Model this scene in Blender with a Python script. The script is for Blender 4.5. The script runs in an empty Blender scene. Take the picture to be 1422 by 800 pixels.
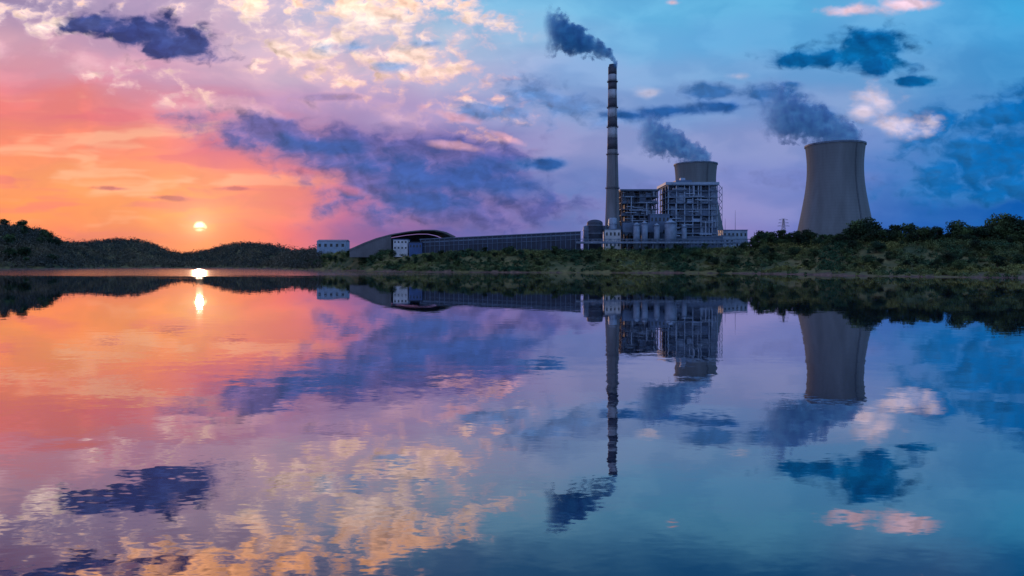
import bpy, math, random
import numpy as np
from mathutils import Vector, noise as mnoise
random.seed(7); R=np.random.default_rng(7)
F=948.0; HZ=367.0; CH=8.0
scene=bpy.context.scene
col=scene.collection
def PX(px,D): return (px-711.0)*D/F
def PZ(py,D): return CH+(HZ-py)*D/F
def lin(c):
    o=[]
    for v in c[:3]:
        v=v/255.0
        o.append(v/12.92 if v<=0.04045 else ((v+0.055)/1.055)**2.4)
    return (o[0],o[1],o[2],1.0)
# ---------------- node helpers
class NT:
    def __init__(s,nt): s.nt=nt; s.n=nt.nodes; s.l=nt.links
    def new(s,t,**k):
        nd=s.n.new(t)
        for a,b in k.items(): setattr(nd,a,b)
        return nd
    def put(s,sock,v):
        if isinstance(v,bpy.types.NodeSocket): s.l.new(v,sock)
        else: sock.default_value=v
    def m(s,op,a,b=0.0,c=0.0,clamp=False):
        nd=s.new('ShaderNodeMath',operation=op); nd.use_clamp=clamp
        s.put(nd.inputs[0],a); s.put(nd.inputs[1],b); s.put(nd.inputs[2],c)
        return nd.outputs[0]
    def vm(s,op,a,b=(0,0,0),c=(0,0,0)):
        nd=s.new('ShaderNodeVectorMath',operation=op)
        s.put(nd.inputs[0],a); s.put(nd.inputs[1],b)
        if op=='MULTIPLY_ADD': s.put(nd.inputs[2],c)
        return nd.outputs['Value'] if op in('LENGTH','DOT_PRODUCT') else nd.outputs[0]
    def scl(s,v,f):
        nd=s.new('ShaderNodeVectorMath',operation='SCALE'); s.put(nd.inputs[0],v); s.put(nd.inputs['Scale'],f); return nd.outputs[0]
    def mr(s,v,a,b,c=0.0,d=1.0,t='LINEAR'):
        nd=s.new('ShaderNodeMapRange',interpolation_type=t)
        s.put(nd.inputs[0],v)
        for i,x in enumerate((a,b,c,d)): s.put(nd.inputs[1+i],x)
        return nd.outputs[0]
    def mix(s,f,a,b,bt='MIX'):
        nd=s.new('ShaderNodeMix',data_type='RGBA',blend_type=bt)
        s.put(nd.inputs[0],f); s.put(nd.inputs[6],a); s.put(nd.inputs[7],b)
        return nd.outputs[2]
    def noise(s,vec,scale,detail=4,rough=0.55,dist=0.0,dim='3D'):
        nd=s.new('ShaderNodeTexNoise',noise_dimensions=dim)
        s.put(nd.inputs['Vector'],vec); nd.inputs['Scale'].default_value=scale
        nd.inputs['Detail'].default_value=detail; nd.inputs['Roughness'].default_value=rough
        nd.inputs['Distortion'].default_value=dist
        return nd
    def comb(s,x,y,z=0.0):
        nd=s.new('ShaderNodeCombineXYZ'); s.put(nd.inputs[0],x); s.put(nd.inputs[1],y); s.put(nd.inputs[2],z)
        return nd.outputs[0]
# ---------------- WORLD SKY
SUN_AZ=math.atan((277-711)/F); SUN_EL=math.atan((HZ-314)/F*math.cos(SUN_AZ))
w=bpy.data.worlds.new("World"); scene.world=w; w.use_nodes=True
try: w.cycles.sampling_method='NONE'
except Exception: pass
W=NT(w.node_tree)
for n in list(W.n): W.n.remove(n)
tc=W.new('ShaderNodeTexCoord').outputs['Generated']
sp=W.new('ShaderNodeSeparateXYZ'); W.l.new(tc,sp.inputs[0])
X,Y,Z=sp.outputs
yy=W.m('MAXIMUM',Y,0.22)
U0=W.m('MULTIPLY_ADD',W.m('DIVIDE',X,yy),F/100,7.11)
V0=W.m('MULTIPLY_ADD',W.m('DIVIDE',W.m('MAXIMUM',Z,0.0),yy),-F/100,HZ/100)
P0=W.comb(U0,V0)
n1=W.noise(W.vm('MULTIPLY',P0,(1.0,2.0,1.0)),0.75,3,0.5,0,'2D').outputs['Color']
n2=W.noise(W.vm('MULTIPLY',P0,(1.0,1.6,1.0)),3.0,4,0.55,0,'2D').outputs['Color']
wv=W.vm('MULTIPLY',W.vm('SUBTRACT',n1,(.5,.5,.5)),(1.1,0.5,0))
wv2=W.vm('MULTIPLY',W.vm('SUBTRACT',n2,(.5,.5,.5)),(0.30,0.16,0))
PW=W.vm('ADD',P0,wv)
sw=W.new('ShaderNodeSeparateXYZ'); W.l.new(PW,sw.inputs[0])
UW,VW=sw.outputs[0],sw.outputs[1]
cols=[0,100,200,300,400,500,600,700,800,900,1000,1100,1200,1300,1422]
rows=[
(-420,[(60,75,130)]*15),
(-70,[(140,108,140),(160,120,150),(170,128,152),(172,138,165),(150,142,172),(115,138,182),(95,135,182),(84,134,182),(76,132,182),(70,128,180),(66,124,178),(66,124,178),(78,130,182),(84,130,180),(58,120,178)]),
(10,[(160,140,172),(168,150,180),(175,154,186),(195,172,195),(198,188,211),(172,188,215),(150,188,219),(136,188,223),(126,185,222),(117,181,221),(111,178,218),(108,176,218),(118,174,217),(104,169,217),(86,164,214)]),
(50,[(208,164,180),(196,158,182),(190,154,182),(205,175,196),(208,188,207),(190,187,209),(176,190,213),(155,184,216),(132,179,218),(121,177,219),(114,172,217),(107,168,214),(108,167,214),(103,165,214),(92,161,212)]),
(100,[(218,152,166),(214,158,174),(206,155,180),(202,164,188),(204,176,197),(202,182,201),(190,183,210),(165,178,214),(142,172,215),(134,170,213),(126,167,211),(118,162,209),(112,159,206),(99,154,204),(85,148,201)]),
(150,[(235,137,134),(232,137,134),(221,142,152),(202,147,174),(182,148,186),(178,154,192),(180,160,198),(152,159,201),(134,157,202),(126,154,202),(122,153,202),(127,152,200),(134,161,205),(100,147,200),(74,129,188)]),
(200,[(246,148,126),(245,149,128),(242,147,130),(218,132,146),(168,122,160),(150,124,172),(145,128,179),(143,141,189),(148,152,197),(141,152,198),(138,151,198),(137,149,197),(118,143,198),(90,135,194),(74,121,184)]),
(250,[(250,160,120),(250,163,121),(248,160,123),(246,156,126),(238,142,134),(206,124,150),(136,118,168),(115,123,179),(115,132,187),(123,137,191),(131,141,195),(123,137,195),(93,127,190),(74,119,184),(60,113,178)]),
(290,[(250,160,114),(248,156,115),(249,160,117),(250,168,117),(242,144,131),(178,112,154),(106,104,162),(93,109,171),(104,124,181),(126,133,189),(145,143,194),(126,136,192),(84,117,184),(66,110,179),(50,99,172)]),
(335,[(242,146,112),(230,134,119),(236,138,113),(245,144,108),(222,122,128),(146,101,152),(102,97,159),(103,109,169),(116,123,179),(132,131,186),(143,135,187),(106,118,184),(73,106,179),(57,99,174),(47,92,169)]),
]
uf=W.mr(UW,-0.6,15.0)
cur=None; prev=None
for ry,cs in rows:
    rp=W.new('ShaderNodeValToRGB'); W.l.new(uf,rp.inputs[0])
    cr=rp.color_ramp; cr.interpolation='LINEAR'
    for i,(cx,c) in enumerate(zip(cols,cs)):
        pos=(cx/100+0.6)/15.6
        if i==0: e=cr.elements[0]; e.position=pos
        elif i==1: e=cr.elements[1]; e.position=pos
        else: e=cr.elements.new(pos)
        e.color=lin(c)
    if cur is None: cur=rp.outputs[0]
    else: cur=W.mix(W.mr(VW,prev/100,ry/100,0,1,'SMOOTHSTEP'),cur,rp.outputs[0])
    prev=ry
ns=W.vm('MULTIPLY',P0,(1.0,2.0,1.0))
fb=W.noise(W.vm('ADD',ns,wv),1.0,4,0.5,0,'2D').outputs[0]
pF=W.vm('ADD',W.vm('MULTIPLY',P0,(1.0,1.5,1.0)),wv2)
fbF=W.noise(pF,2.2,6,0.53,0,'2D').outputs[0]
fbG=W.noise(W.vm('ADD',pF,(-.07,.10,0)),2.2,4,0.53,0,'2D').outputs[0]
relief=W.m('SUBTRACT',fbG,fbF)
t1=W.mr(fb,0.36,0.64,0,1,'SMOOTHSTEP')
cur=W.mix(1.0,cur,W.mix(t1,(.92,.95,.98,1),(1.10,1.07,1.05,1)),'MULTIPLY')
fbc=W.m('SUBTRACT',fb,.5); ffc=W.m('SUBTRACT',fbF,.5)
edge=W.m('ADD',W.m('MULTIPLY',fbc,2.3),W.m('MULTIPLY',ffc,3.0))
shade=W.m('MULTIPLY_ADD',relief,1.3,1.0)
def ell(cx,cy,rx,ry,rot=0.0,src=P0):
    v=W.vm('SUBTRACT',src,(cx/100,cy/100,0))
    if rot:
        r=W.new('ShaderNodeVectorRotate',rotation_type='Z_AXIS'); W.l.new(v,r.inputs['Vector']); r.inputs['Angle'].default_value=-math.radians(rot); v=r.outputs[0]
    return W.vm('LENGTH',W.vm('MULTIPLY',v,(100/rx,100/ry,0)))
def union(bl,off=0.0):
    f=None
    for b in bl:
        d=W.m('SUBTRACT',1.0+off,ell(*b))
        if f is None: f=d
        else:
            nd=W.new('ShaderNodeMath',operation='SMOOTH_MAX'); W.l.new(f,nd.inputs[0]); W.l.new(d,nd.inputs[1]); nd.inputs[2].default_value=.3; f=nd.outputs[0]
    return f
def layer(cur,bl,rim,body,amt,soft=.5,n=1.0,body2=None,off=0.0):
    f=W.m('ADD',union(bl,off),W.m('MULTIPLY',edge,n))
    c=W.mix(W.mr(f,0.05,.75),lin(rim),lin(body))
    if body2: c=W.mix(W.mr(ffc,-.14,.14),c,lin(body2))
    c=W.scl(c,shade)
    return W.mix(W.m('MULTIPLY',W.mr(f,0.0,soft,0,1,'SMOOTHSTEP'),amt),cur,c)
stn=W.noise(W.vm('ADD',W.vm('MULTIPLY',P0,(.45,3.0,1.0)),wv),1.0,3,0.5,0,'2D').outputs[0]
glow=W.mr(ell(130,220,420,150),1.0,.35,0,1,'SMOOTHSTEP')
cur=W.mix(W.m('MULTIPLY',W.m('MULTIPLY',W.mr(stn,.52,.70,0,1,'SMOOTHSTEP'),glow),.42),cur,lin((255,206,172)))
cur=W.mix(W.m('MULTIPLY',W.m('MULTIPLY',W.mr(stn,.49,.33,0,1,'SMOOTHSTEP'),glow),.46),cur,lin((220,118,136)))
# bright altocumulus field
ac=W.noise(W.vm('ADD',W.vm('MULTIPLY',P0,(1.0,1.5,1.0)),wv2),3.0,5,0.53,0,'2D').outputs[0]
reg=None
for (cx,cy,rx,ry,rot,k) in [(470,50,300,100,14,1.0),(640,112,150,50,20,.95),(60,25,160,60,5,.85),(200,-80,420,95,8,1.25),(520,-10,240,70,14,1.05),(660,185,80,22,15,.7),(230,120,150,34,8,.7)]:
    g=W.m('MULTIPLY',W.mr(ell(cx,cy,rx,ry,rot),1.05,0.30,0,1,'SMOOTHSTEP'),k)
    reg=g if reg is None else W.m('MAXIMUM',reg,g)
acf=W.m('ADD',W.m('ADD',W.m('MULTIPLY',ac,0.48),W.m('MULTIPLY',fbF,.20)),W.m('MULTIPLY',fb,0.32))
acs=W.m('MULTIPLY_ADD',reg,0.15,acf)
acv=W.m('MULTIPLY',W.mr(acs,0.54,0.66,0,1,'SMOOTHSTEP'),W.mr(reg,0,.3))
cur=W.mix(W.m('MULTIPLY',acv,0.6),cur,W.mix(W.mr(V0,0,1.8),lin((222,200,216)),lin((236,180,184))))
acm=W.m('MULTIPLY',W.mr(acs,0.592,0.725,0,1,'SMOOTHSTEP'),W.mr(reg,0,.3))
warm=W.mix(W.mr(V0,0.0,2.0),lin((255,234,224)),lin((255,204,184)))
warm=W.mix(W.mr(V0,0.3,-0.5),warm,(1.85,.92,.48,1))
cur=W.mix(W.m('MULTIPLY',acm,0.95),cur,W.scl(warm,W.m('MULTIPLY_ADD',relief,1.6,1.0)))
cur=layer(cur,[(60,75,160,30,4),(330,150,150,22,8),(560,165,100,20,14)],(226,172,190),(234,190,200),.45,.9,.9)
# cloud banks
bank=[(395,188,140,30,8),(520,214,165,44,8),(640,226,95,54,0),(545,256,140,46,12),(640,290,170,32,0),(470,212,130,36,10)]
cur=layer(cur,bank,(158,124,164),(108,104,162),.95,.80,.45,(94,98,160),.24)
cur=layer(cur,[(625,246,120,28,-3),(570,236,130,28,8),(690,258,90,22,4),(590,280,130,20,0),(450,204,110,15,6)],(92,102,164),(60,92,158),.9,.9,.45,(70,100,166),.18)
cur=layer(cur,[(470,258,70,9,18),(420,236,60,8,14)],(246,146,136),(236,132,138),.40,1.1,.6)
cur=layer(cur,[(740,132,100,28,6),(690,152,90,20,10),(850,165,80,18,0),(800,150,70,18,0)],(140,164,208),(98,138,194),.88,.8,.6,(112,142,196))
cur=layer(cur,[(1385,215,140,72,-10),(1410,158,84,38,-15),(1290,168,90,20,0),(1345,265,120,30,0)],(94,146,200),(42,102,168),.92,.75,.5,(54,114,178),.16)
cur=layer(cur,[(1060,132,80,24,-4),(990,128,80,16,0),(1120,165,60,28,0),(1098,116,34,10,0)],(116,142,192),(62,106,166),.88,.8,.5,None,.08)
cur=layer(cur,[(1100,250,150,20,0),(900,262,130,18,0)],(140,142,194),(118,128,186),.4,.9,.6)
cur=layer(cur,[(630,163,64,8,16),(700,190,44,7,20),(640,203,50,7,8)],(236,182,194),(232,178,192),.6,1.0,.7)
cur=layer(cur,[(1222,140,50,30,20),(1255,170,54,20,0),(1200,152,28,17,0)],(180,184,218),(222,206,222),.85,.9,.6)
cur=layer(cur,[(1180,14,52,12,0),(1262,4,42,10,0),(935,4,14,6,0),(1190,-78,60,18,0),(1290,-95,70,24,0),(960,-85,80,16,0)],(196,184,214),(236,200,212),.85,.9,.6)
cur=layer(cur,[(905,130,30,11,0),(1025,106,24,9,0)],(176,186,216),(208,198,214),.55,1.0,.5)
cur=layer(cur,[(500,66,64,12,0),(548,92,36,10,0),(600,60,34,9,0)],(150,180,216),(126,162,208),.8,.8,.7)
cur=layer(cur,[(215,46,116,30,6),(255,62,80,24,8),(150,30,76,20,0),(90,-62,170,30,4)],(130,120,168),(62,80,138),.97,.65,.6,(48,64,122),.10)
cur=layer(cur,[(1180,76,106,24,-4),(1205,62,68,28,0),(1115,84,46,17,0),(1225,88,52,20,0),(1272,114,46,9,0)],(88,148,200),(38,102,160),.96,.65,.45,(28,86,146),.14)
cur=layer(cur,[(930,154,114,13,-3),(1000,148,54,13,0),(760,228,52,12,-4),(870,160,64,11,0)],(98,132,190),(46,90,154),.92,.7,.4)
cur=layer(cur,[(235,275,44,5,2),(160,262,34,4,2),(330,262,50,5,0)],(224,128,122),(190,106,122),.75,.9,.5)
cur=layer(cur,[(460,135,54,7,0)],(190,150,182),(150,132,176),.7,.9,.5)
hs=W.new('ShaderNodeHueSaturation'); W.l.new(cur,hs.inputs['Color']); hs.inputs['Saturation'].default_value=1.08; cur=hs.outputs[0]
# sun and glow
sd=(math.sin(SUN_AZ)*math.cos(SUN_EL),math.cos(SUN_AZ)*math.cos(SUN_EL),math.sin(SUN_EL))
dot=W.vm('DOT_PRODUCT',tc,sd)
ang=W.m('MULTIPLY',W.m('ARCCOSINE',W.m('MINIMUM',dot,0.9999999)),F)
g1=W.m('EXPONENT',W.m('DIVIDE',ang,-50.0))
g2=W.m('EXPONENT',W.m('DIVIDE',ang,-12.0))
bar=W.mr(W.m('ABSOLUTE',W.m('ADD',W.m('SUBTRACT',V0,3.16),W.m('MULTIPLY',ffc,.12))),.0,.03,.10,1,'SMOOTHSTEP')
disc=W.m('MULTIPLY',W.mr(W.m('ADD',ang,W.m('MULTIPLY',ffc,14.0)),6.5,1.0,0,1,'SMOOTHSTEP'),bar)
cur=W.mix(1.0,cur,W.scl((0.09,0.11,0.06),g1),'ADD'); cur=W.mix(1.0,cur,W.scl((0.25,0.25,0.16),g2),'ADD'); cur=W.mix(1.0,cur,W.scl((2,1.5,.9),disc),'ADD')
bk=W.mr(Y,0.62,0.25,0,1,'SMOOTHSTEP')
backc=W.mix(W.mr(X,-1.0,1.0),lin((150,160,206)),lin((112,156,214)))
cur=W.mix(bk,cur,backc)
bg=W.new('ShaderNodeBackground'); W.l.new(cur,bg.inputs[0]); bg.inputs[1].default_value=1.04
st=W.new('ShaderNodeTexSky',sky_type='NISHITA'); st.sun_disc=False; st.sun_elevation=SUN_EL; st.sun_rotation=SUN_AZ%(2*math.pi)
bg2=W.new('ShaderNodeBackground'); W.l.new(st.outputs[0],bg2.inputs[0]); bg2.inputs[1].default_value=0.002
ad=W.new('ShaderNodeAddShader'); W.l.new(bg.outputs[0],ad.inputs[0]); W.l.new(bg2.outputs[0],ad.inputs[1])
ow=W.new('ShaderNodeOutputWorld'); W.l.new(ad.outputs[0],ow.inputs[0])
# ---------------- camera, sun
cd=bpy.data.cameras.new("camera"); cam=bpy.data.objects.new("camera",cd); col.objects.link(cam)
cd.sensor_width=36; cd.lens=24; cd.clip_end=20000; cd.clip_start=0.5
cam.location=(0,0,CH); cam.rotation_euler=(math.radians(90),0,0); cd.shift_y=-(400-HZ)/1422.0
scene.camera=cam
sl=bpy.data.lights.new("sun","SUN"); so=bpy.data.objects.new("sun",sl); col.objects.link(so)
sl.energy=0.6; sl.angle=math.radians(0.5); sl.color=(1.0,0.64,0.40); sl.specular_factor=0.3
so.rotation_euler=(-Vector(sd)).to_track_quat('-Z','Y').to_euler(); so.location=(0,0,300)
scene.view_settings.view_transform='Standard'; scene.view_settings.look='None'; scene.view_settings.exposure=0
# ---------------- materials
def mat(name,c,rough=0.7,metal=0.0,var=0.25,scale=0.15,stretch=(1,1,1),c2=None,stripe=None,fine=True):
    m=bpy.data.materials.new(name); m.use_nodes=True; N=NT(m.node_tree); b=N.n['Principled BSDF']
    geo=N.new('ShaderNodeNewGeometry').outputs['Position']
    v=N.vm('MULTIPLY',geo,stretch)
    nz=N.noise(v,scale,4,0.6).outputs[0]
    if c2 is None:
        ca=tuple(x*(1-var) for x in c)+(1,); cb=tuple(min(1,x*(1+var)) for x in c)+(1,)
    else: ca=tuple(c)+(1,); cb=tuple(c2)+(1,)
    cc=N.mix(N.mr(nz,0.33,0.67),ca,cb)
    if stripe:
        ax,per,dk=stripe
        s=N.new('ShaderNodeSeparateXYZ'); N.l.new(geo,s.inputs[0])
        f=N.m('FRACT',N.m('DIVIDE',s.outputs[ax],per))
        cc=N.mix(N.mr(f,0.12,0.0,0,dk),cc,(0.01,0.012,0.015,1))
    N.l.new(cc,b.inputs['Base Color']); b.inputs['Roughness'].default_value=rough; b.inputs['Metallic'].default_value=metal
    return m
M_conc=mat('weathered_concrete',(0.16,0.19,0.215),.85,0,.17,.10,(1,1,.12),stripe=(2,3.2,.22))
M_chim=mat('chimney_concrete',(0.17,0.18,0.20),.85,0,.25,.1,(1,1,.2))
M_pale=mat('faded_white_paint',(0.38,0.42,0.48),.7,0,.2,.2)
M_white=mat('white_painted_steel',(0.55,0.58,0.62),.5,0,.2,.15)
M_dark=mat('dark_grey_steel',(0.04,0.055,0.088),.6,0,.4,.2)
M_steel=mat('grey_painted_steel',(0.12,0.18,0.27),.55,0,.3,.2)
M_grey=mat('grey_metal_cladding',(0.09,0.15,0.25),.5,0,.25,.12,stripe=(0,2.0,.4))
M_lgrey=mat('pale_metal_cladding',(0.27,0.38,0.52),.5,0,.2,.12,stripe=(0,2.4,.35))
M_silo=mat('silo_steel',(0.18,0.25,0.35),.5,0,.3,.2)
M_blue=mat('dark_blue_cladding',(0.02,0.034,0.07),.5,0,.35,.06)
M_blue2=mat('blue_cladding',(0.04,0.10,0.26),.5,0,.2,.1)
M_tan=mat('weathered_roof_sheet',(0.14,0.14,0.155),.6,0,.25,.08,stripe=(0,2.5,.25))
M_win=mat('dark_window_glass',(0.02,0.03,0.04),.15,0,.3,.5)
M_band=mat('dark_band_paint',(0.055,0.06,0.085),.6,0,.2,.2)
M_silver=mat('aluminium_duct_lagging',(0.30,0.39,0.51),.4,.2,.2,.3)
M_trunk=mat('bark',(0.07,0.05,0.04),.9,0,.3,1)
def leafmat(name,a,b,scale=.08,dark=None):
    m=bpy.data.materials.new(name); m.use_nodes=True; N=NT(m.node_tree); bs=N.n['Principled BSDF']
    geo=N.new('ShaderNodeNewGeometry').outputs['Position']
    nz=N.noise(geo,scale,3,.6).outputs[0]; n2=N.noise(geo,.22,2,.6).outputs[0]
    oi=N.new('ShaderNodeObjectInfo').outputs['Random']
    cc=N.mix(N.mr(nz,.42,.64),a+(1,),b+(1,))
    k=N.m('MULTIPLY',N.mr(n2,.32,.68,.25,1.7),N.mr(oi,0,1,.5,1.4))
    N.l.new(N.scl(cc,k),bs.inputs['Base Color']); bs.inputs['Roughness'].default_value=.8
    bs.inputs['Specular IOR Level'].default_value=.2
    return m
M_leaf=leafmat('tree_foliage',(0.022,0.056,0.034),(0.075,0.12,0.042))
M_bush=leafmat('shrub_foliage',(0.026,0.072,0.036),(0.18,0.19,0.06),.022)
M_hazed_wood=leafmat('hazed_woodland_foliage',(0.05,0.062,0.055),(0.12,0.105,0.07),.010)  # distance haze put into the leaf colours as a muted brownish shift
# ---------------- mesh builder
class B:
    def __init__(s): s.v=[]; s.f=[]
    def box(s,x0,x1,y0,y1,z0,z1):
        n=len(s.v); s.v+=[(x,y,z) for z in(z0,z1) for y in(y0,y1) for x in(x0,x1)]
        s.f+=[tuple(n+i for i in q) for q in((0,2,3,1),(4,5,7,6),(0,1,5,4),(2,6,7,3),(0,4,6,2),(1,3,7,5))]; return s
    def beam(s,p,q,w):
        p=Vector(p);q=Vector(q);d=(q-p).normalized(); up=Vector((0,0,1)) if abs(d.z)<.9 else Vector((0,1,0))
        a=d.cross(up).normalized()*w/2; b=d.cross(a).normalized()*w/2; n=len(s.v)
        s.v+=[tuple(o+i*a+j*b) for o in(p,q) for i,j in((-1,-1),(1,-1),(1,1),(-1,1))]
        s.f+=[tuple(n+i for i in t) for t in((0,1,2,3),(7,6,5,4),(0,4,5,1),(1,5,6,2),(2,6,7,3),(3,7,4,0))]; return s
    def lathe(s,cx,cy,prof,n=32,cap=True):
        b=len(s.v)
        for r,z in prof:
            for i in range(n):
                a=2*math.pi*i/n; s.v.append((cx+r*math.cos(a),cy+r*math.sin(a),z))
        for k in range(len(prof)-1):
            for i in range(n):
                j=(i+1)%n; s.f.append((b+k*n+i,b+k*n+j,b+(k+1)*n+j,b+(k+1)*n+i))
        if cap:
            s.f.append(tuple(b+i for i in reversed(range(n)))); s.f.append(tuple(b+(len(prof)-1)*n+i for i in range(n)))
        return s
    def pipe(s,p,q,r,n=14):
        p=Vector(p);q=Vector(q);d=(q-p).normalized(); up=Vector((0,0,1)) if abs(d.z)<.9 else Vector((0,1,0))
        a=d.cross(up).normalized(); b=d.cross(a).normalized(); m=len(s.v)
        for o in(p,q):
            for i in range(n):
                t=2*math.pi*i/n; s.v.append(tuple(o+r*(math.cos(t)*a+math.sin(t)*b)))
        for i in range(n):
            j=(i+1)%n; s.f.append((m+i,m+j,m+n+j,m+n+i))
        s.f.append(tuple(m+i for i in reversed(range(n)))); s.f.append(tuple(m+n+i for i in range(n))); return s
    def obj(s,name,m,parent=None,org=(0,0,0),smooth=False):
        me=bpy.data.meshes.new(name); o3=np.array(org)
        me.from_pydata([tuple(np.array(v)-o3) for v in s.v],[],s.f); me.materials.append(m)
        if smooth:
            for p in me.polygons: p.use_smooth=len(p.vertices)<=4
        ob=bpy.data.objects.new(name,me); col.objects.link(ob)
        if parent: ob.parent=parent
        else: ob.location=org
        return ob
def thing(name,loc,label,cat,group=None):
    e=bpy.data.objects.new(name,None); e.location=loc; e.empty_display_size=1; col.objects.link(e)
    e["label"]=label; e["category"]=cat
    if group: e["group"]=group
    return e
def fastmesh(name,verts,nper,m):
    verts=np.asarray(verts,dtype=np.float32); nv=len(verts); nf=nv//nper
    me=bpy.data.meshes.new(name); me.vertices.add(nv); me.vertices.foreach_set('co',verts.ravel())
    me.loops.add(nv); me.loops.foreach_set('vertex_index',np.arange(nv,dtype=np.int32))
    me.polygons.add(nf); me.polygons.foreach_set('loop_start',np.arange(0,nv,nper,dtype=np.int32)); 
    me.update(calc_edges=True); me.materials.append(m)
    return me
# ---------------- terrain
def tab(xs,ys): return lambda p: float(np.interp(p,xs,ys))
shoreT=tab([-2000,-300,0,90,150,300,370,440,480,540,600,700,800,900,1000,1080,1150,1200,1300,1422,1700,2600],
           [600,900,1020,1080,1350,1400,1180,900,800,712,676,660,645,630,610,560,500,465,430,395,330,220])
skyT=tab([-2000,-100,0,30,60,85,110,150,190,215,235,255,290,325,350,385,405,430,480,520],
         [315,315,317,319,326,340,342,336,336,343,352,356,351,341,341,346,351,352,352,352])
def shore(p):
    return shoreT(p)+9*mnoise.noise(Vector((p*.02,3.1,0)))*(1 if p>480 else 2)+5*mnoise.noise(Vector((p*.09,7.1,0)))
Rr=tab([-100,60,130,360,400,440,480,540,700,1000,1060,1100,1200,1422],[260,260,430,400,260,110,75,60,55,65,90,110,110,130])
plat=tab([440,480,540,700,1000,1040,1060,1120,1200,1300,1422,1700],[22,21,20.5,19.5,20,23,26,28,27,26,25,24])
def H(p,Y,s=None):
    if s is None: s=shore(p)
    d=Y-s
    if d<0: return max(-3,d*.08)
    r=Rr(p); 
    zr=PZ(skyT(p),shoreT(p)+r)
    a=min(1,max(0,(p-390)/60)); pl=plat(p)
    if d>r*1.15: pl=pl+(22-pl)*min(1,(d-r*1.15)/50)
    hp=zr*(1-a)+pl*a
    t=min(1,d/r)
    if p>1000: t2=max(0,(t-.12)/.88); e=.08*min(1,t/.15)+.92*t2*t2*(3-2*t2)
    else: e=.1*min(1,t/.1)+.9*t*t*(3-2*t)
    z=.25*min(1,d/2)+hp*e
    if p<450 and d>r: z*=max(.35,1-(d-r)/900*(1-a))
    amp=min(1,d/60)
    flat=1 if (p<440 or d<r*.95) else 0.15
    return z+amp*flat*(2.2*mnoise.noise(Vector((p*Y*.00002,Y*.02,1)))+1.0*mnoise.noise(Vector((p*Y*.00008,Y*.06,5))))
ps=[-2000,-1500,-1000,-700,-500,-350,-250,-170]+list(np.arange(-120,1560,5))+[1620,1700,1850,2100,2600,3300]
ds=[-60,-20,-6,-1.5,0,.8,1.6,3,5,8,12,17,23,30,38,47,57,68,80,93,107,122,140,160,185,215,250,290,335,385,440,500,600,750,1000,1500,2500,4500,8000]
vs=[];fs=[]
for p in ps:
    s=shore(p)
    for d in ds:
        Yv=s+d; vs.append(((p-711)/F*Yv,Yv,H(p,Yv,s)))
nr=len(ds)
for i in range(len(ps)-1):
    for j in range(nr-1):
        fs.append((i*nr+j,(i+1)*nr+j,(i+1)*nr+j+1,i*nr+j+1))
gm=bpy.data.materials.new('bank_grass_and_mud'); gm.use_nodes=True; N=NT(gm.node_tree); bs=N.n['Principled BSDF']
geo=N.new('ShaderNodeNewGeometry').outputs['Position']; s_=N.new('ShaderNodeSeparateXYZ'); N.l.new(geo,s_.inputs[0])
na=N.noise(geo,.03,5,.65).outputs[0]; nb=N.noise(geo,.25,5,.7).outputs[0]
grass=N.mix(N.mr(na,.4,.6),(0.05,0.09,0.035,1),(0.24,0.21,0.08,1)); grass=N.mix(N.mr(nb,.35,.7,0,.6),grass,(0.035,0.05,0.025,1))
mud=N.mix(N.mr(nb,.38,.62),(0.07,0.05,0.042,1),(0.26,0.16,0.12,1))
hh=N.m('ADD',s_.outputs[2],N.mr(nb,.3,.7,-1.2,1.2))
hh=N.m('ADD',hh,N.mr(na,.38,.62,-1.6,1.6))
cc=N.mix(N.mr(hh,.6,1.2),mud,grass); N.l.new(cc,bs.inputs['Base Color']); bs.inputs['Roughness'].default_value=.95
me=bpy.data.meshes.new('ground'); me.from_pydata(vs,[],fs); me.materials.append(gm)
for q in me.polygons: q.use_smooth=True
g=bpy.data.objects.new('ground',me); col.objects.link(g); g["kind"]="structure"; g["label"]="grassy and muddy lake bank rising to low hills"; g["category"]="ground"
# ---------------- water
wm=bpy.data.materials.new('lake_water'); wm.use_nodes=True; N=NT(wm.node_tree)
for n in list(N.n): N.n.remove(n)
geo=N.new('ShaderNodeNewGeometry').outputs['Position']
sv=N.new('ShaderNodeSeparateXYZ'); N.l.new(geo,sv.inputs[0])
a1=N.noise(N.vm('MULTIPLY',geo,(.26,.62,1)),1.0,2,.5,0,'2D').outputs['Color']
a2=N.noise(N.vm('MULTIPLY',geo,(1.6,4.2,1)),1.0,2,.5,0,'2D').outputs['Color']
patch=N.noise(N.vm('MULTIPLY',geo,(.012,.05,1)),1.0,3,.6,0,'2D').outputs[0]
k=N.mr(patch,.35,.65,.4,1.25)
near=N.mr(sv.outputs[1],110,18,.4,1.45)
wob=N.mr(patch,.3,.7,-70,70)
ruf=N.m('MULTIPLY',N.mr(N.m('ADD',sv.outputs[1],wob),420,500,0,1,'SMOOTHSTEP'),N.mr(N.m('ADD',sv.outputs[0],wob),60,-120,0,1,'SMOOTHSTEP'))
k=N.m('MULTIPLY',k,near)
k=N.m('MULTIPLY_ADD',ruf,4.0,k)
o1=N.vm('MULTIPLY',N.vm('SUBTRACT',a1,(.5,.5,.5)),(.020,.015,0))
o2=N.vm('MULTIPLY',N.vm('SUBTRACT',a2,(.5,.5,.5)),(.010,.014,0))
nn=N.vm('NORMALIZE',N.vm('ADD',N.scl(N.vm('ADD',o1,o2),k),(0,0,1)))
gl=N.new('ShaderNodeBsdfGlossy'); gl.inputs['Color'].default_value=(.99,.94,.95,1); N.l.new(nn,gl.inputs['Normal'])
N.l.new(N.m('MULTIPLY_ADD',ruf,.10,.010),gl.inputs['Roughness'])
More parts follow.
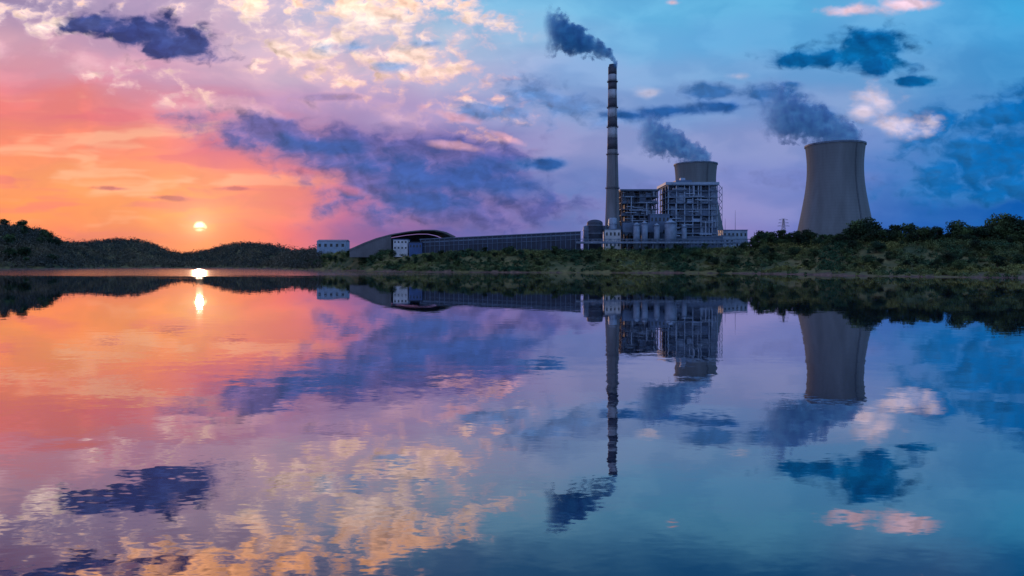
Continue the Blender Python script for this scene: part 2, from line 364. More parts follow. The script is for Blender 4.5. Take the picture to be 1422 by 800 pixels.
df=N.new('ShaderNodeBsdfDiffuse'); df.inputs['Color'].default_value=(.003,.018,.05,1)
lw=N.new('ShaderNodeLayerWeight'); lw.inputs[0].default_value=.5
fc=N.mr(lw.outputs['Facing'],.55,1.0,.20,.98)
mx=N.new('ShaderNodeMixShader'); N.l.new(fc,mx.inputs[0]); N.l.new(df.outputs[0],mx.inputs[1]); N.l.new(gl.outputs[0],mx.inputs[2])
om=N.new('ShaderNodeOutputMaterial'); N.l.new(mx.outputs[0],om.inputs[0])
b=B(); b.v=[(-4500,-400,0),(4500,-400,0),(4500,2600,0),(-4500,2600,0)]; b.f=[(0,1,2,3)]
wo=b.obj('water',wm); wo["kind"]="structure"; wo["label"]="calm lake with faint ripples mirroring the sunset"; wo["category"]="water"
# ---------------- foliage generators
def quads(cent,size,rng,flat=1.0):
    n=len(cent); a=rng.normal(size=(n,3)); a/=np.linalg.norm(a,axis=1)[:,None]
    t=rng.normal(size=(n,3)); b_=np.cross(a,t); b_/=np.linalg.norm(b_,axis=1)[:,None]
    sz=(size*rng.uniform(.6,1.3,n))[:,None]
    a=a*sz*.5; b_=b_*sz*.5*rng.uniform(.5,1,n)[:,None]
    return np.stack([cent-a,cent-b_*.9,cent+a,cent+b_],axis=1).reshape(-1,3)
def crownpts(rng,h,w,nl,nleaf,base=.3):
    pts=[]
    for i in range(nl):
        a=rng.uniform(0,6.28); rr=w*.5*rng.uniform(.15,.75); zz=h*rng.uniform(base+.08,.86)
        k=1-abs((zz/h)-.58)*1.2
        c=np.array([math.cos(a)*rr*k,math.sin(a)*rr*k,zz]); r=w*rng.uniform(.15,.27)
        d=rng.normal(size=(nleaf,3)); d/=np.linalg.norm(d,axis=1)[:,None]
        pts.append(c+d*r*rng.uniform(.45,1.05,(nleaf,1))*np.array([1,1,.75]))
    return np.concatenate(pts)
protos=[]
for k in range(6):
    rng=np.random.default_rng(40+k); h=10.0; wd=[8,9.5,7,10.5,6,9][k]
    pts=crownpts(rng,h,wd,[16,20,14,22,13,18][k],80,[.15,.12,.2,.15,.1,.2][k])
    cm=fastmesh('crown',quads(pts,.75,rng),4,M_leaf)
    t=B(); t.lathe(0,0,[(.28,-1),(.22,1.5),(.16,4),(.07,7.5)],7)
    for j in range(6):
        a=j*1.05+k; z=2.2+j*.7
        t.beam((0,0,z),(math.cos(a)*wd*.3,math.sin(a)*wd*.3,z+2.0),.12)
    tm=bpy.data.meshes.new('trunk'); tm.from_pydata(t.v,[],t.f); tm.materials.append(M_trunk)
    protos.append((tm,cm))
tlabels=["broadleaf tree with rounded dark green crown on grassy bank","spreading green tree standing among shrubs on the bank"]
def tree(p,Yd,h,k=None,wf=1.0,sink=0.3):
    k=random.randrange(6) if k is None else k
    z=H(p,Yd)
    e=thing('tree',(PX(p,Yd),Yd,z-sink),tlabels[k%2],"tree","trees on the lake bank")
    s=h/10; e.scale=(s*wf,s*wf,s); e.rotation_euler=(0,0,random.uniform(0,6.28))
    for nm,me in(('trunk',protos[k][0]),('crown',protos[k][1])):
        o=bpy.data.objects.new(nm,me); o.parent=e; col.objects.link(o)
for p,h,k in [(1048,13,4),(1058,16,1),(1070,15,1),(1084,15,0),(1097,12,2),(1120,12,3),(1183,14,3),(1192,20,1),(1204,20,3),(1215,14,5),(1243,15,0),(1262,16,1),(1328,17,3),(1340,13,1),(1386,15,3),(1394,22,3),(1405,21,1),(1418,18,0),(1378,13,5),(1436,18,3)]:
    tree(p,shore(p)+Rr(p)*random.uniform(.88,1.0),h,k,1.15)
for i in range(100):
    p=1030+430*(i+random.random())/100; tree(p,shore(p)+Rr(p)*random.uniform(.75,1.08),random.choice([6,7,8,9,11,13]),None,1.3)
for i in range(45):
    p=random.uniform(1010,1460); tree(p,shore(p)+Rr(p)*random.uniform(.2,.7),random.uniform(4,9.5),None,1.3)
for i in range(80):
    p=470+570*(i+random.random())/80; Yd=min(shore(p)+Rr(p)*random.uniform(.3,1.05),(722 if p>560 else 900)); tree(p,Yd,random.choice([4,5,6,7,8,10]),None,1.4)
for p in (405,416,425,433,441,449,458,466,474,482,490,498,507,516):
    tree(p,min(935,shore(p)+random.uniform(20,60)) if p>435 else shore(p)+40,random.uniform(7,11),None,1.2)
for i in range(41):
    p=random.uniform(-60,88); tree(p,shore(p)+random.uniform(15,250),random.uniform(13,22),None,1.15)
# shrubs
rng=np.random.default_rng(5); acc=[]
for i in range(5700):
    p=rng.uniform(400,1480); s=shore(p); r=Rr(p)
    u=rng.uniform(0,1)
    if p>1000: d=r*(.20+.90*u) if rng.random()<.90 else r*rng.uniform(.01,.2)
    else: d=r*(.04+1.1*u)
    cl=mnoise.noise(Vector((p*.02,d*.04,0)))
    if cl<-.12 and d<r*.7 and rng.random()<.8: continue
    Yv=s+d; z=H(p,Yv); hr=rng.uniform(1.0,3.0)*(1.35 if d>r*.5 else .9)
    if Yv>724 and 560<p<1030: continue
    if Yv>950 and p>430: continue
    n=int(26+hr*12); dd=rng.normal(size=(n,3)); dd/=np.linalg.norm(dd,axis=1)[:,None]; dd[:,2]=np.abs(dd[:,2])
    c=np.array([PX(p,Yv),Yv,z])+dd*np.array([hr*1.25,hr*1.25,hr*1.2])*rng.uniform(.5,1.05,(n,1))
    acc.append(quads(c,1.1,rng))
me=fastmesh('shrubbery',np.concatenate(acc),4,M_bush); o=bpy.data.objects.new('shrubbery',me); col.objects.link(o)
o["kind"]="stuff"; o["label"]="dense green and olive shrubs covering the lake bank"; o["category"]="shrubs"
acc=[]
for i in range(6500):
    p=rng.uniform(-110,445); s=shore(p); r=Rr(p); d=rng.uniform(6,r*1.15)
    Yv=s+d; z=H(p,Yv); hr=rng.uniform(2.6,6.0) if rng.random()<.88 else rng.uniform(6,9)
    n=30; dd=rng.normal(size=(n,3)); dd/=np.linalg.norm(dd,axis=1)[:,None]
    c=np.array([PX(p,Yv),Yv,z+hr*.8])+dd*np.array([hr*.9,hr*.9,hr*1.05])*rng.uniform(.6,1.05,(n,1))
    acc.append(quads(c,2.1,rng))
me=fastmesh('woodland',np.concatenate(acc),4,M_hazed_wood); o=bpy.data.objects.new('woodland',me); col.objects.link(o)
o["kind"]="stuff"; o["label"]="far wooded hills in dusk shade beyond the lake"; o["category"]="woodland"
# ---------------- plant
D=760.0; G=22.0
cx=PX(850.5,D); top=PZ(93,D)
e=thing('chimney',(cx,D,G),"tall tapering concrete chimney with dark and pale bands","chimney")
def crad(z): 
    t=(z-G)/(top-G); return 9.2*(1-t)+4.7*t - 0.9*math.sin(math.pi*t)
bnds=[93,104,114,125,137,150,163,177,192,208]
b=B(); zs=np.linspace(G-2,PZ(208,D),24); b.lathe(cx,D,[(crad(max(z,G)),z) for z in zs],40); b.obj('shaft',M_chim,e,(cx,D,G),True)
for i in range(9):
    z1=PZ(bnds[i],D); z0=PZ(bnds[i+1],D)
    b=B(); b.lathe(cx,D,[(crad(z0)+.02,z0+.01),(crad(z1)+.02,z1-.01)],40); b.obj('painted_band',M_band if i%2==0 else M_pale,e,(cx,D,G),True)
b=B(); b.lathe(cx,D,[(3.9,top-4),(3.9,top+2.5),(3.4,top+2.5),(3.4,top-4)],24,False); b.obj('flue',M_dark,e,(cx,D,G),True)
for py in(114,150,177,215,262):
    z=PZ(py,D); b=B(); b.lathe(cx,D,[(crad(z)-.2,z),(crad(z)+1.2,z),(crad(z)+1.2,z+.3),(crad(z)-.2,z+.3)],32,False)
    for i in range(20):
        a=i*math.pi/10; r=crad(z)+1.15; b.beam((cx+r*math.cos(a),D+r*math.sin(a),z+.3),(cx+r*math.cos(a),D+r*math.sin(a),z+1.4),.12)
    b.lathe(cx,D,[(crad(z)+1.1,z+1.35),(crad(z)+1.2,z+1.35),(crad(z)+1.2,z+1.5),(crad(z)+1.1,z+1.5)],32,False)
    b.obj('walkway',M_dark,e,(cx,D,G))
b=B()
for sx in(-.35,.35):
    for i in range(12):
        z0=G+(top-G)*i/12; z1=G+(top-G)*(i+1)/12
        b.beam((cx+sx+3,D-math.sqrt(max(1,crad(z0)**2-9))-.5,z0),(cx+sx+3,D-math.sqrt(max(1,crad(z1)**2-9))-.5,z1),.15)
b.obj('ladder',M_dark,e,(cx,D,G))
def cooling(px,Dd,s,lab,pytop):
    cx=PX(px,Dd); pr=[(39.0,195),(38.6,197),(37.6,206),(36.6,218),(36.5,232),(37.5,248),(39.6,264),(42.4,280),(45.8,298),(49.8,318),(52.4,332),(54.5,346),(55.5,354)]
    m=s*.985; zt=PZ(pytop,Dd-39*m)
    prof=[(r*m,zt-(y-195)*m) for r,y in pr]
    ys=[q[1] for q in prof][::-1]; rs=[q[0] for q in prof][::-1]
    zz=np.linspace(ys[0],ys[-1],50); P=[(float(np.interp(z,ys,rs)),float(z)) for z in zz]
    rr=np.array([q[0] for q in P])
    for _ in range(3): rr[1:-1]=(rr[:-2]+2*rr[1:-1]+rr[2:])/4
    P=[(float(a),q[1]) for a,q in zip(rr,P)]
    inner=[(r-.8,z) for r,z in reversed(P)]
    e=thing('cooling_tower',(cx,Dd,G),lab,"cooling tower","cooling towers")
    b=B(); b.lathe(cx,Dd,P+inner,96,False); b.obj('shell',M_conc,e,(cx,Dd,G),True)
    b=B(); r=P[-1][0]; b.lathe(cx,Dd,[(r-.9,zt-1.2),(r+.7,zt-1.2),(r+.7,zt+.6),(r-.9,zt+.6),(r-.9,zt-1.2)],96,False); b.obj('rim',M_steel,e,(cx,Dd,G))
    b=B()
    for sx in(-.5,.5):
        for k in range(0,48,4):
            a=math.radians(-72); q0=P[k]; q1=P[min(49,k+4)]
            b.beam((cx+(q0[0]+.5)*math.cos(a)+sx,Dd+(q0[0]+.5)*math.sin(a),q0[1]),(cx+(q1[0]+.5)*math.cos(a)+sx,Dd+(q1[0]+.5)*math.sin(a),q1[1]),.22)
    b.obj('ladder',M_dark,e,(cx,Dd,G))
    b=B(); b.lathe(cx,Dd,[(P[0][0]+3,G-3),(P[0][0]+3,G+2.2),(P[0][0]+2.2,G+2.2),(P[0][0]+2.2,G-3)],64,False); b.obj('water_basin',M_conc,e,(cx,Dd,G))
cooling(1159.5,D,D/F,"huge weathered concrete cooling tower releasing vapour behind trees",195)
cooling(966,988,D/F*.985,"concrete cooling tower rising behind the open boiler house",224)
# boiler houses
def boiler(px0,px1,pytop,Y0,depth,nx,ny,nf,lab,dark,blocks):
    x0,x1=PX(px0,Y0),PX(px1,Y0); zt=PZ(pytop,Y0); org=((x0+x1)/2,Y0,G)
    e=thing('boiler_house',org,lab,"power plant building","boiler houses")
    ms=M_steel if not dark else M_dark
    xs=np.linspace(x0,x1,nx); ysx=np.linspace(Y0,Y0+depth,ny); zs=np.linspace(G,zt,nf+1)
    b=B()
    for x in xs:
        for y in ysx: b.box(x-.5,x+.5,y-.5,y+.5,G-4,zt)
    b.obj('column_frame',M_lgrey if not dark else M_dark,e,org)
    for i,z in enumerate(zs[1:]):
        b=B(); b.box(x0-1.2,x1+1.2,Y0-1.4,Y0+depth+1.4,z-.5,z+.05)
        for x in np.arange(x0-1.1,x1+1.2,2.4): b.box(x-.07,x+.07,Y0-1.35,Y0-1.2,z+.05,z+1.2)
        b.box(x0-1.1,x1+1.1,Y0-1.34,Y0-1.22,z+1.2,z+1.34); b.box(x0-1.1,x1+1.1,Y0-1.34,Y0-1.22,z+.6,z+.68)
        b.obj('floor_deck',M_lgrey if (not dark and i%2==0) else M_steel,e,org)
    b=B()
    for i in range(nf):
        for j in range(nx-1):
            if (i*3+j*5)%4==0: b.beam((xs[j],Y0-.62,zs[i]+.1),(xs[j+1],Y0-.62,zs[i+1]-.5),.35)
            elif (i+j)%3==0: b.beam((xs[j+1],Y0-.62,zs[i]+.1),(xs[j],Y0-.62,zs[i+1]-.5),.35)
            zmid=(zs[i]+zs[i+1])/2
            b.box(xs[j]+.55,xs[j+1]-.55,Y0-.2,Y0+.15,zmid-.18,zmid+.18)
    b.obj('bracing',ms,e,org)
    rg=random.Random(px0)
    for i in range(nf):
        for j in range(nx-1):
            if rg.random()<.66:
                hgt=(zs[i+1]-zs[i]); c=rg.choice([1,1,.5,.6,.75]); q=rg.choice([0,0,.25]); wd=xs[j+1]-xs[j]; b=B(); b.box(xs[j]+.7+wd*q,xs[j+1]-.7,Y0+.5,Y0+.9,zs[i]+.08,zs[i]+hgt*c-.55)
                b.obj('wall_panel',rg.choice([M_grey,M_grey,M_dark,M_lgrey,M_steel,M_silo] if not dark else [M_dark,M_grey,M_steel]),e,org)
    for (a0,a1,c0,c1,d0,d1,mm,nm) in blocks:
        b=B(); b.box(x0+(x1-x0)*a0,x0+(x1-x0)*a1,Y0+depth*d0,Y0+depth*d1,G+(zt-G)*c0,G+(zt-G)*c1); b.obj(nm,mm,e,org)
    b=B(); rg=random.Random(px0)
    for i in range(34):
        x=rg.uniform(x0+2,x1-2); y=Y0+rg.uniform(-2.4,depth*.18); z0=zs[rg.randrange(nf)]; z1=min(zt-1,z0+rg.choice([1,2,3])*(zs[1]-zs[0]))
        b.pipe((x,y,z0),(x,y,z1),rg.uniform(.3,.9),10)
    for i in range(14):
        z=rg.uniform(G+8,zt-4); a=rg.uniform(x0,x1-15); b.pipe((a,Y0-2,z),(a+rg.uniform(8,16),Y0-2,z),rg.uniform(.3,.7),10)
    b.obj('pipework',M_silver,e,org,False)
    return e,x0,x1,zt,zs,org
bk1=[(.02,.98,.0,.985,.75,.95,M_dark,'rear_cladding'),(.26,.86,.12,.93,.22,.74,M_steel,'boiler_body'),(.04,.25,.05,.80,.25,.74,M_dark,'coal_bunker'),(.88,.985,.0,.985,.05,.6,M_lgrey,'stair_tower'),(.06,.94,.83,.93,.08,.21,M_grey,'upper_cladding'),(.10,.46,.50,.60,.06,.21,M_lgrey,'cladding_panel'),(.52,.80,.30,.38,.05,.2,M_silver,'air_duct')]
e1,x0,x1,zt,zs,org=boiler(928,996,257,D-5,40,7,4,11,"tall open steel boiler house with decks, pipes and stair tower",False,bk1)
b=B(); b.box(x0-3.5,x1+1.5,D-8,D+38,zt+.1,zt+3.0); b.obj('roof_slab',M_lgrey,e1,org)
b=B(); b.box(x0+10,x0+28,D+2,D+22,zt+3.0,zt+6.2); b.obj('roof_penthouse',M_grey,e1,org)
b=B(); b.box(x0+16,x0+21,D+4,D+10,zt+6.2,zt+9); b.obj('roof_vent',M_lgrey,e1,org)
b=B()
n=10; hz=(zt-G)/(2*n)
for i in range(2*n): 
    xa,xb=(x1+1.8,x1+4.6) if i%2==0 else (x1+4.6,x1+1.8)
    b.beam((xa,D-6,G+i*hz),(xb,D-6,G+(i+1)*hz),.5)
for xx in(x1+1.6,x1+4.9): b.box(xx-.2,xx+.2,D-7,D-6.4,G-3,zt-2)
b.obj('outside_stair',M_steel,e1,org)
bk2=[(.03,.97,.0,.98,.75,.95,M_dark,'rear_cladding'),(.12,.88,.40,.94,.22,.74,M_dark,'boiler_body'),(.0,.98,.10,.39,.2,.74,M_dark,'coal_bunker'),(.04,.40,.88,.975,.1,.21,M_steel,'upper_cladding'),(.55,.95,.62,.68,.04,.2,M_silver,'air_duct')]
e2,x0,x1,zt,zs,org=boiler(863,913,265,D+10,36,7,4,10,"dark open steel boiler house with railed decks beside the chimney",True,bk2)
b=B(); b.box(x0-2,x1+2,D+7,D+48,zt+.1,zt+1.6); b.obj('roof_slab',M_steel,e2,org)
def simple_building(name,lab,cat,px0,px1,pyt,Y0,depth,mwall,mroof,rows_,cols_,base=G,roof='flat'):
    x0,x1=PX(px0,Y0),PX(px1,Y0); zt=PZ(pyt,Y0); org=((x0+x1)/2,Y0,base)
    e=thing(name,org,lab,cat)
    b=B(); b.box(x0,x1,Y0,Y0+depth,base-6,zt); b.obj('wall',mwall,e,org)
    b=B()
    if roof=='flat': b.box(x0-.5,x1+.5,Y0-.5,Y0+depth+.5,zt+.003,zt+.8)
    else:
        h=2.6
        b.v+=[(x0-.6,Y0-.6,zt),(x1+.6,Y0-.6,zt),(x1+.6,Y0+depth+.6,zt),(x0-.6,Y0+depth+.6,zt),(x0-.6,Y0+depth/2,zt+h),(x1+.6,Y0+depth/2,zt+h)]
        b.f+=[(0,1,5,4),(2,3,4,5),(0,4,3),(1,2,5),(3,2,1,0)]
    b.obj('roof',mroof,e,org)
    hgt=(zt-base)/max(1,rows_); wd=(x1-x0)/max(1,cols_)
    for r in range(rows_):
        for c in range(cols_):
            b=B(); xa=x0+wd*(c+.28); b.box(xa,xa+wd*.44,Y0-.06,Y0+.1,base+hgt*(r+.45),base+hgt*(r+.75)); b.obj('window',M_win,e,org)
    return e,x0,x1,zt,org
simple_building('coal_bunker_building',"grey clad coal bunker building between the two boiler houses","power plant building",903,930,298,D-12,14,M_grey,M_steel,3,5)
simple_building('switchgear_building',"small white plant building at the chimney's foot","building",840,862,319,D-22,14,M_white,M_steel,2,4)
simple_building('turbine_hall',"long low dark plant hall with a row of windows","building",935,1004,329,D-26,18,M_grey,M_steel,1,12)
simple_building('workshop_building',"low white workshop beside the boiler house","building",1004,1038,320,D+8,18,M_lgrey,M_blue2,2,6)
simple_building('pump_house',"small pale flat-roofed pump house","building",1000,1020,328,D-14,12,M_lgrey,M_steel,1,3)
simple_building('warehouse',"low white warehouse with grey pitched roof by trees","building",440,480,335,960,24,M_lgrey,M_steel,1,5,26.0,'gable')
simple_building('office_building',"white and blue office block beside the storage shed","building",546,566,333,742,16,M_white,M_blue2,2,4)
simple_building('transfer_house',"blue clad transfer house at the end of conveyor","building",568,586,337,738,14,M_blue2,M_blue,1,4)
for px_,wpx,pt in [(884,9,310),(895,9,308),(931,16,306),(912,8,311),(950,7,313)]:
    Y0=D-34; cx=PX(px_,Y0); r=wpx/2*Y0/F; zt=PZ(pt,Y0)
    e=thing('silo',(cx,Y0,G),"pale cylindrical steel silo with a cone top","silo","silos in front of the boiler houses")
    b=B(); b.lathe(cx,Y0,[(r,G+2),(r,zt-r*.4)],28); b.obj('tank',M_silo,e,(cx,Y0,G),True)
    b=B(); b.lathe(cx,Y0,[(r+.15,zt-r*.4),(r*.3,zt),(r*.3,zt+1)],28); b.obj('cone_roof',M_lgrey,e,(cx,Y0,G))
    b=B()
    for i in range(8):
        a=i*math.pi/4; b.box(cx+r*.9*math.cos(a)-.2,cx+r*.9*math.cos(a)+.2,Y0+r*.9*math.sin(a)-.2,Y0+r*.9*math.sin(a)+.2,G-4,G+2.5)
    b.lathe(cx,Y0,[(r+.1,zt-r*.4-.8),(r+.5,zt-r*.4-.8),(r+.5,zt-r*.4),(r+.1,zt-r*.4)],24,False)
    b.obj('support_frame',M_steel,e,(cx,Y0,G))
for px_,wpx,pt,mm in [(826,22,305,M_dark),(851,12,302,M_silver),(816,12,313,M_steel)]:
    Y0=D-12; cx=PX(px_,Y0); r=wpx/2*Y0/F; zt=PZ(pt,Y0)
    e=thing('absorber_tank',(cx,Y0,G),"large round-topped gas scrubber tank joined by ducts","tank","scrubber tanks")
    b=B(); b.lathe(cx,Y0,[(r,G-3),(r,zt-r*.45)]+[(r*math.cos(t),zt-r*.45+r*.45*math.sin(t)) for t in np.linspace(.15,1.5,8)],32); b.obj('tank',mm,e,(cx,Y0,G),True)
    b=B()
    for q in(.3,.55,.8):
        z=G+(zt-G)*q; b.lathe(cx,Y0,[(r+.02,z),(r+1,z),(r+1,z+.25),(r+.02,z+.25)],28,False); b.lathe(cx,Y0,[(r+.9,z+1),(r+1,z+1),(r+1,z+1.12),(r+.9,z+1.12)],28,False)
    b.obj('walkway',M_silver,e,(cx,Y0,G))
e=thing('flue_duct',(PX(838,D-3),D-3,G),"large rectangular flue duct running to the chimney","duct")
b=B(); b.box(PX(818,D-3),PX(905,D-3),D-5,D+1,PZ(322,D),PZ(314,D)); b.obj('duct_body',M_steel,e,(PX(838,D-3),D-3,G))
b=B()
for px_ in range(822,904,8): b.box(PX(px_,D)-.4,PX(px_,D)+.4,D-5.3,D-4.7,G-4,PZ(314,D)+.4)
b.obj('support_frame',M_dark,e,(PX(838,D-3),D-3,G))
Y0=D-28; e=thing('dust_precipitator',(PX(895,Y0),Y0,G),"grey box dust collector with hoppers on steel legs","dust collector")
b=B(); b.box(PX(866,Y0),PX(922,Y0),Y0+3,Y0+12,PZ(330,Y0)+6,PZ(314,Y0)+4); b.obj('casing',M_grey,e,(PX(895,Y0),Y0,G))
b=B()
for i in range(6):
    xa=PX(867+i*9,Y0); xb=PX(875+i*9,Y0); xm=(xa+xb)/2; n=len(b.v); z1=PZ(330,Y0)+6; z0=z1-4
    b.v+=[(xa,Y0+3,z1),(xb,Y0+3,z1),(xb,Y0+11,z1),(xa,Y0+11,z1),(xm-.5,Y0+6,z0),(xm+.5,Y0+6,z0),(xm+.5,Y0+7,z0),(xm-.5,Y0+7,z0)]
    b.f+=[tuple(n+k for k in q) for q in((0,1,5,4),(1,2,6,5),(2,3,7,6),(3,0,4,7),(7,6,5,4))]
b.obj('hopper',M_steel,e,(PX(895,Y0),Y0,G))
b=B()
for i in range(7):
    for yy_ in(3.2,11.6): x=PX(866+i*9.2,Y0); b.box(x-.3,x+.3,Y0+yy_-.3,Y0+yy_+.3,G-4,PZ(330,Y0)+6)
b.obj('support_frame',M_dark,e,(PX(895,Y0),Y0,G))
xa,ya,za=PX(584,742),742,PZ(333,742); xb,yb,zb=PX(806,728),728,PZ(322,728)
e=thing('covered_conveyor',(xa,ya,G),"long dark blue clad covered conveyor hall with ribbed wall","conveyor building")
b=B(); dep=12
def quadbox(b,xa,ya,xb,yb,z0a,z0b,z1a,z1b,dy):
    n=len(b.v); b.v+=[(xa,ya,z0a),(xb,yb,z0b),(xb,yb+dy,z0b),(xa,ya+dy,z0a),(xa,ya,z1a),(xb,yb,z1b),(xb,yb+dy,z1b),(xa,ya+dy,z1a)]
    b.f+=[tuple(n+i for i in q) for q in((3,2,1,0),(4,5,6,7),(0,1,5,4),(2,3,7,6),(1,2,6,5),(0,4,7,3))]
quadbox(b,xa,ya,xb,yb,G-6,G-6,za,zb,dep); b.obj('wall',M_blue,e,(xa,ya,G))
b=B(); quadbox(b,xa-1,ya-1,xb+.5,yb-1,za+.01,zb+.01,za+.8,zb+.8,dep+2); b.obj('roof',M_steel,e,(xa,ya,G))
b=B(); quadbox(b,xa+.5,ya-.12,xb-.5,yb-.12,za-3.4,zb-3.4,za-2.2,zb-2.2,.1); b.obj('window_strip',M_steel,e,(xa,ya,G))
b=B(); quadbox(b,xa+.5,ya-.9,xb-.5,yb-.9,za-7.4,zb-8.2,za-7.0,zb-7.8,.8); b.obj('walkway',M_steel,e,(xa,ya,G))
first=None
for i in range(34):
    t=i/33; x=xa+(xb-xa)*t; y=ya+(yb-ya)*t
    if first is None:
        bb=B(); bb.box(-.3,.3,-.5,-.02,-13,11.0); first=bb.obj('wall_post',M_grey,e); o=first
    else: o=first.copy(); o.parent=e; col.objects.link(o)
    o.location=(x-xa,y-ya-.05,za+(zb-za)*t-G-11.2)
Y0=D-42; xa,xb=PX(800,Y0),PX(1050,Y0)
e=thing('pipe_rack',(xa,Y0,G),"long steel trestle carrying pipes past the plant front","pipe rack")
b=B(); z0=PZ(338,Y0); z1=PZ(332,Y0); n=42
for yy_ in(0,5):
    b.beam((xa,Y0+yy_,z0),(xb,Y0+yy_,z0),.5); b.beam((xa,Y0+yy_,z1),(xb,Y0+yy_,z1),.5)
    for i in range(n):
        x=xa+(xb-xa)*i/n; x2=xa+(xb-xa)*(i+1)/n
        b.beam((x,Y0+yy_,z0),(x,Y0+yy_,z1),.3); b.beam((x,Y0+yy_,z0 if i%2 else z1),(x2,Y0+yy_,z1 if i%2 else z0),.25)
b.obj('truss',M_steel,e,(xa,Y0,G))
for i in range(0,n+1,3):
    b=B(); x=xa+(xb-xa)*i/n; b.beam((x-1,Y0,H(900,Y0)-4),(x,Y0,z0),.5); b.beam((x+1,Y0+5,H(900,Y0)-4),(x,Y0+5,z0),.5); b.beam((x,Y0,z0-.3),(x,Y0+5,z0-.3),.4)
    b.obj('trestle',M_steel,e,(xa,Y0,G))
for k,(yy_,r,mm) in enumerate([(.9,.6,M_silver),(2.4,.8,M_silo),(4,.5,M_silver)]):
    b=B(); b.pipe((xa,Y0+yy_,z0+.3+r),(xb,Y0+yy_,z0+.3+r),r,12); b.obj('pipe',mm,e,(xa,Y0,G),True)
# storage shed: sweeping asymmetric vault
Y0=800
e=thing('coal_storage_shed',(PX(556,Y0),Y0,G),"wide sweeping coal storage shed with pointed roof overhang and open end","storage building"); e.rotation_euler=(0,0,math.radians(12))
L=70; Hh=PZ(319,Y0)-G
cp=[(-60,3),(-52,7),(-42,12.5),(-28,19),(-10,25),(10,29),(26,31),(40,31.2),(52,28.5),(64,22)]
tsx=np.linspace(0,len(cp)-1,40); PR=[(float(np.interp(t,range(len(cp)),[c[0] for c in cp])),float(np.interp(t,range(len(cp)),[c[1] for c in cp]))*Hh/31.5) for t in tsx]
def vault(b,y0,y1,k0,k1):
    n=len(PR)
    o=len(b.v)
    for yv in(y0,y1):
        for kk in(k0,k1):
            for x,z in PR: b.v.append((x*kk,yv,z-(k0-kk)*30))
    for i in range(n-1):
        b.f+= [(o+i,o+i+1,o+2*n+i+1,o+2*n+i),(o+n+i+1,o+n+i,o+3*n+i,o+3*n+i+1),(o+i,o+n+i,o+n+i+1,o+i+1),(o+2*n+i+1,o+3*n+i+1,o+3*n+i,o+2*n+i)]
b=B(); vault(b,-12,L,1.0,.96); b.obj('roof',M_tan,e,(0,0,0),False)
for yv in(-11,2,16,30,44):
    b=B(); vault(b,yv,yv+.8,.955,.93); b.obj('arch_rib',M_steel,e)
for yv in(-9,8,25,42):
    b=B(); b.beam((56,yv,-6),(58,yv,25*Hh/31.5-1.5),1.0); b.obj('support_post',M_steel,e)
b=B(); b.v=[(x*.94,L-2,z-2) for x,z in PR]+[(x*.94,L-2,-6) for x,z in PR]; n=len(PR); b.f=[(i,i+1,n+i+1,n+i) for i in range(n-1)]; b.obj('end_wall',M_dark,e)
b=B(); q=[(x,z) for x,z in PR if x<-8]; b.v=[(x*.96,-11.4,z-1.3) for x,z in q]+[(x*.96,-11.4,-6) for x,z in q]; n=len(q); b.f=[(i,i+1,n+i+1,n+i) for i in range(n-1)]; b.obj('gable_cladding',M_tan,e)
b=B(); b.lathe(28,18,[(24,-2),(12,8),(1,13)],24); b.obj('coal_pile',M_dark,e)
def pylon(px_,Yd,pyt,pyb,lab):
    x=PX(px_,Yd); zt=PZ(pyt,Yd); zb=PZ(pyb,Yd)-14; e=thing('electricity_pylon',(x,Yd,zb),lab,"pylon")
    b=B(); Hh_=zt-zb; hw=lambda t: 4.0*(1-t)**1.3+.6
    for sx in(-1,1):
        for sy in(-1,1):
            for i in range(8):
                t,t2=i/8,(i+1)/8; b.beam((x+sx*hw(t),Yd+sy*hw(t),zb+Hh_*t),(x+sx*hw(t2),Yd+sy*hw(t2),zb+Hh_*t2),.4)
                b.beam((x-sx*hw(t),Yd+sy*hw(t),zb+Hh_*t),(x+sx*hw(t2),Yd+sy*hw(t2),zb+Hh_*t2),.22)
    b.obj('lattice_mast',M_steel,e,(x,Yd,zb))
    for q,wd in((.72,8),(.84,7),(.96,6)):
        b=B(); z=zb+Hh_*q; b.beam((x-wd,Yd,z),(x+wd,Yd,z),.4); b.beam((x-wd,Yd,z),(x,Yd,z+2.2),.25); b.beam((x+wd,Yd,z),(x,Yd,z+2.2),.25); b.obj('cross_arm',M_steel,e,(x,Yd,zb))
pylon(1088,900,304,325,"steel lattice electricity pylon behind the trees")
for px_,pt in((1021,290),(1007,302)):
    x=PX(px_,D+20); e=thing('lightning_mast',(x,D+20,G),"thin steel lightning mast beside low buildings","mast","lightning masts")
    b=B(); b.lathe(x,D+20,[(.45,G-2),(.12,PZ(pt,D))],8); b.obj('pole',M_steel,e,(x,D+20,G))
    b=B(); b.lathe(x,D+20,[(.9,G-1),(.9,G+1)],8); b.obj('footing',M_conc,e,(x,D+20,G))
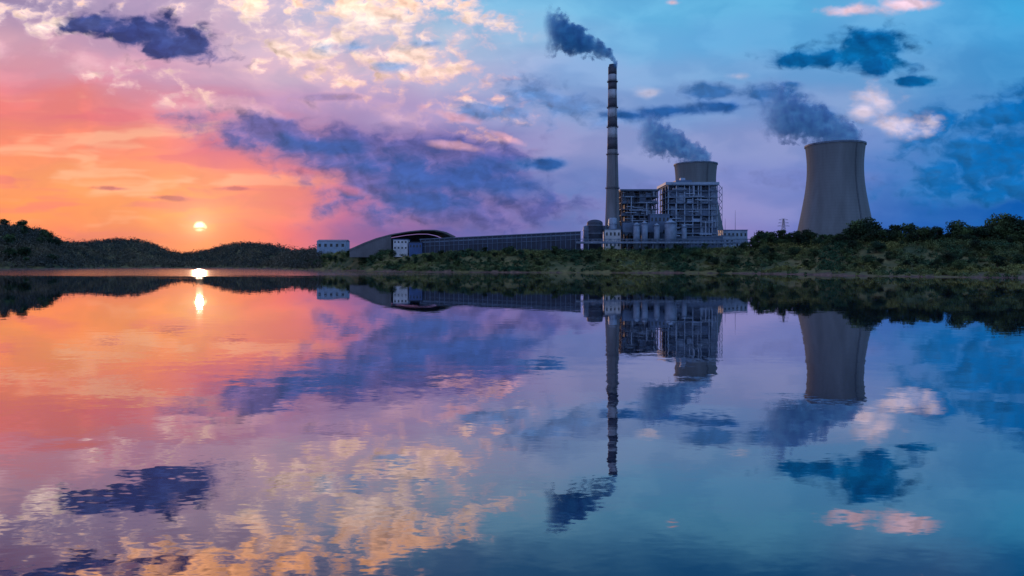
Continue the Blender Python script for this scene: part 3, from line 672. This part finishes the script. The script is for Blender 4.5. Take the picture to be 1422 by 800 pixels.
# ---------------- smoke volumes
import bmesh
def plume(lab,px_,py_,Dd,L,aa,pw,r0,k,dens,c,scatter_glow,endfade=.65,ns_=2.9):
    s=Dd/F; L*=s; r0*=s
    a_=aa*s**(1-pw)
    zc=lambda t: a_*max(t,0)**pw
    m=bpy.data.materials.new('smoke'); m.use_nodes=True; N=NT(m.node_tree)
    for n in list(N.n): N.n.remove(n)
    tc=N.new('ShaderNodeTexCoord').outputs['Object']; sx=N.new('ShaderNodeSeparateXYZ')
    w1=N.noise(tc,.05,2,.5).outputs['Color']
    tcw=N.vm('ADD',tc,N.vm('MULTIPLY',N.vm('SUBTRACT',w1,(.5,.5,.5)),(16,16,16)))
    N.l.new(tcw,sx.inputs[0])
    t=N.m('MAXIMUM',N.m('MULTIPLY',sx.outputs[0],-1.0),0.0)
    z=N.m('SUBTRACT',sx.outputs[2],N.m('MULTIPLY',N.m('POWER',t,pw),a_))
    dist=N.vm('LENGTH',N.comb(0.0,sx.outputs[1],z))
    r=N.m('MULTIPLY_ADD',t,k,r0)
    nz=N.noise(tc,.11,4,.58).outputs[0]
    f=N.m('ADD',N.m('SUBTRACT',1.08,N.m('DIVIDE',dist,r)),N.m('MULTIPLY',N.m('SUBTRACT',nz,.5),ns_))
    d=N.m('MULTIPLY',N.mr(f,0.0,.35,0,1,'SMOOTHSTEP'),N.mr(t,L*endfade,L,1,0,'SMOOTHSTEP'))
    pv=N.new('ShaderNodeVolumePrincipled'); N.l.new(N.m('MULTIPLY',d,dens),pv.inputs['Density'])
    N.l.new(N.mix(N.mr(nz,.40,.62),tuple(min(1,x*1.3) for x in c)+(1,),tuple(x*.7 for x in c)+(1,)),pv.inputs['Color'])
    pv.inputs['Emission Color'].default_value=scatter_glow+(1,)  # faint blue self-glow added, standing in for light scattered within the smoke
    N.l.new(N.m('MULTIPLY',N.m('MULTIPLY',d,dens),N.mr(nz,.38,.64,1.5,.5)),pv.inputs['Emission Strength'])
    o_=N.new('ShaderNodeOutputMaterial'); N.l.new(pv.outputs[0],o_.inputs['Volume'])
    try: m.cycles.volume_step_rate=0.6
    except Exception: pass
    b=B(); nseg=14; nn_=14
    for i in range(nseg+1):
        tt=L*(i/nseg)**1.4; rr=(r0+k*tt)*1.35+1.5
        for j in range(nn_):
            a=2*math.pi*j/nn_; b.v.append((-tt+ (2 if i==0 else 0),rr*math.cos(a),zc(tt)+rr*math.sin(a)+(2 if i==0 else 0)))
    for i in range(nseg):
        for j in range(nn_): q=(j+1)%nn_; b.f.append((i*nn_+j,i*nn_+q,(i+1)*nn_+q,(i+1)*nn_+j))
    b.f.append(tuple(reversed(range(nn_)))); b.f.append(tuple(nseg*nn_+j for j in range(nn_)))
    o=b.obj('smoke_plume',m,None); o.location=(PX(px_,Dd),Dd,PZ(py_,Dd)); o["label"]=lab; o["category"]="smoke"; o["group"]="drifting plumes"
    bm=bmesh.new(); bm.from_mesh(o.data); bmesh.ops.recalc_face_normals(bm,faces=bm.faces); bm.to_mesh(o.data); bm.free()
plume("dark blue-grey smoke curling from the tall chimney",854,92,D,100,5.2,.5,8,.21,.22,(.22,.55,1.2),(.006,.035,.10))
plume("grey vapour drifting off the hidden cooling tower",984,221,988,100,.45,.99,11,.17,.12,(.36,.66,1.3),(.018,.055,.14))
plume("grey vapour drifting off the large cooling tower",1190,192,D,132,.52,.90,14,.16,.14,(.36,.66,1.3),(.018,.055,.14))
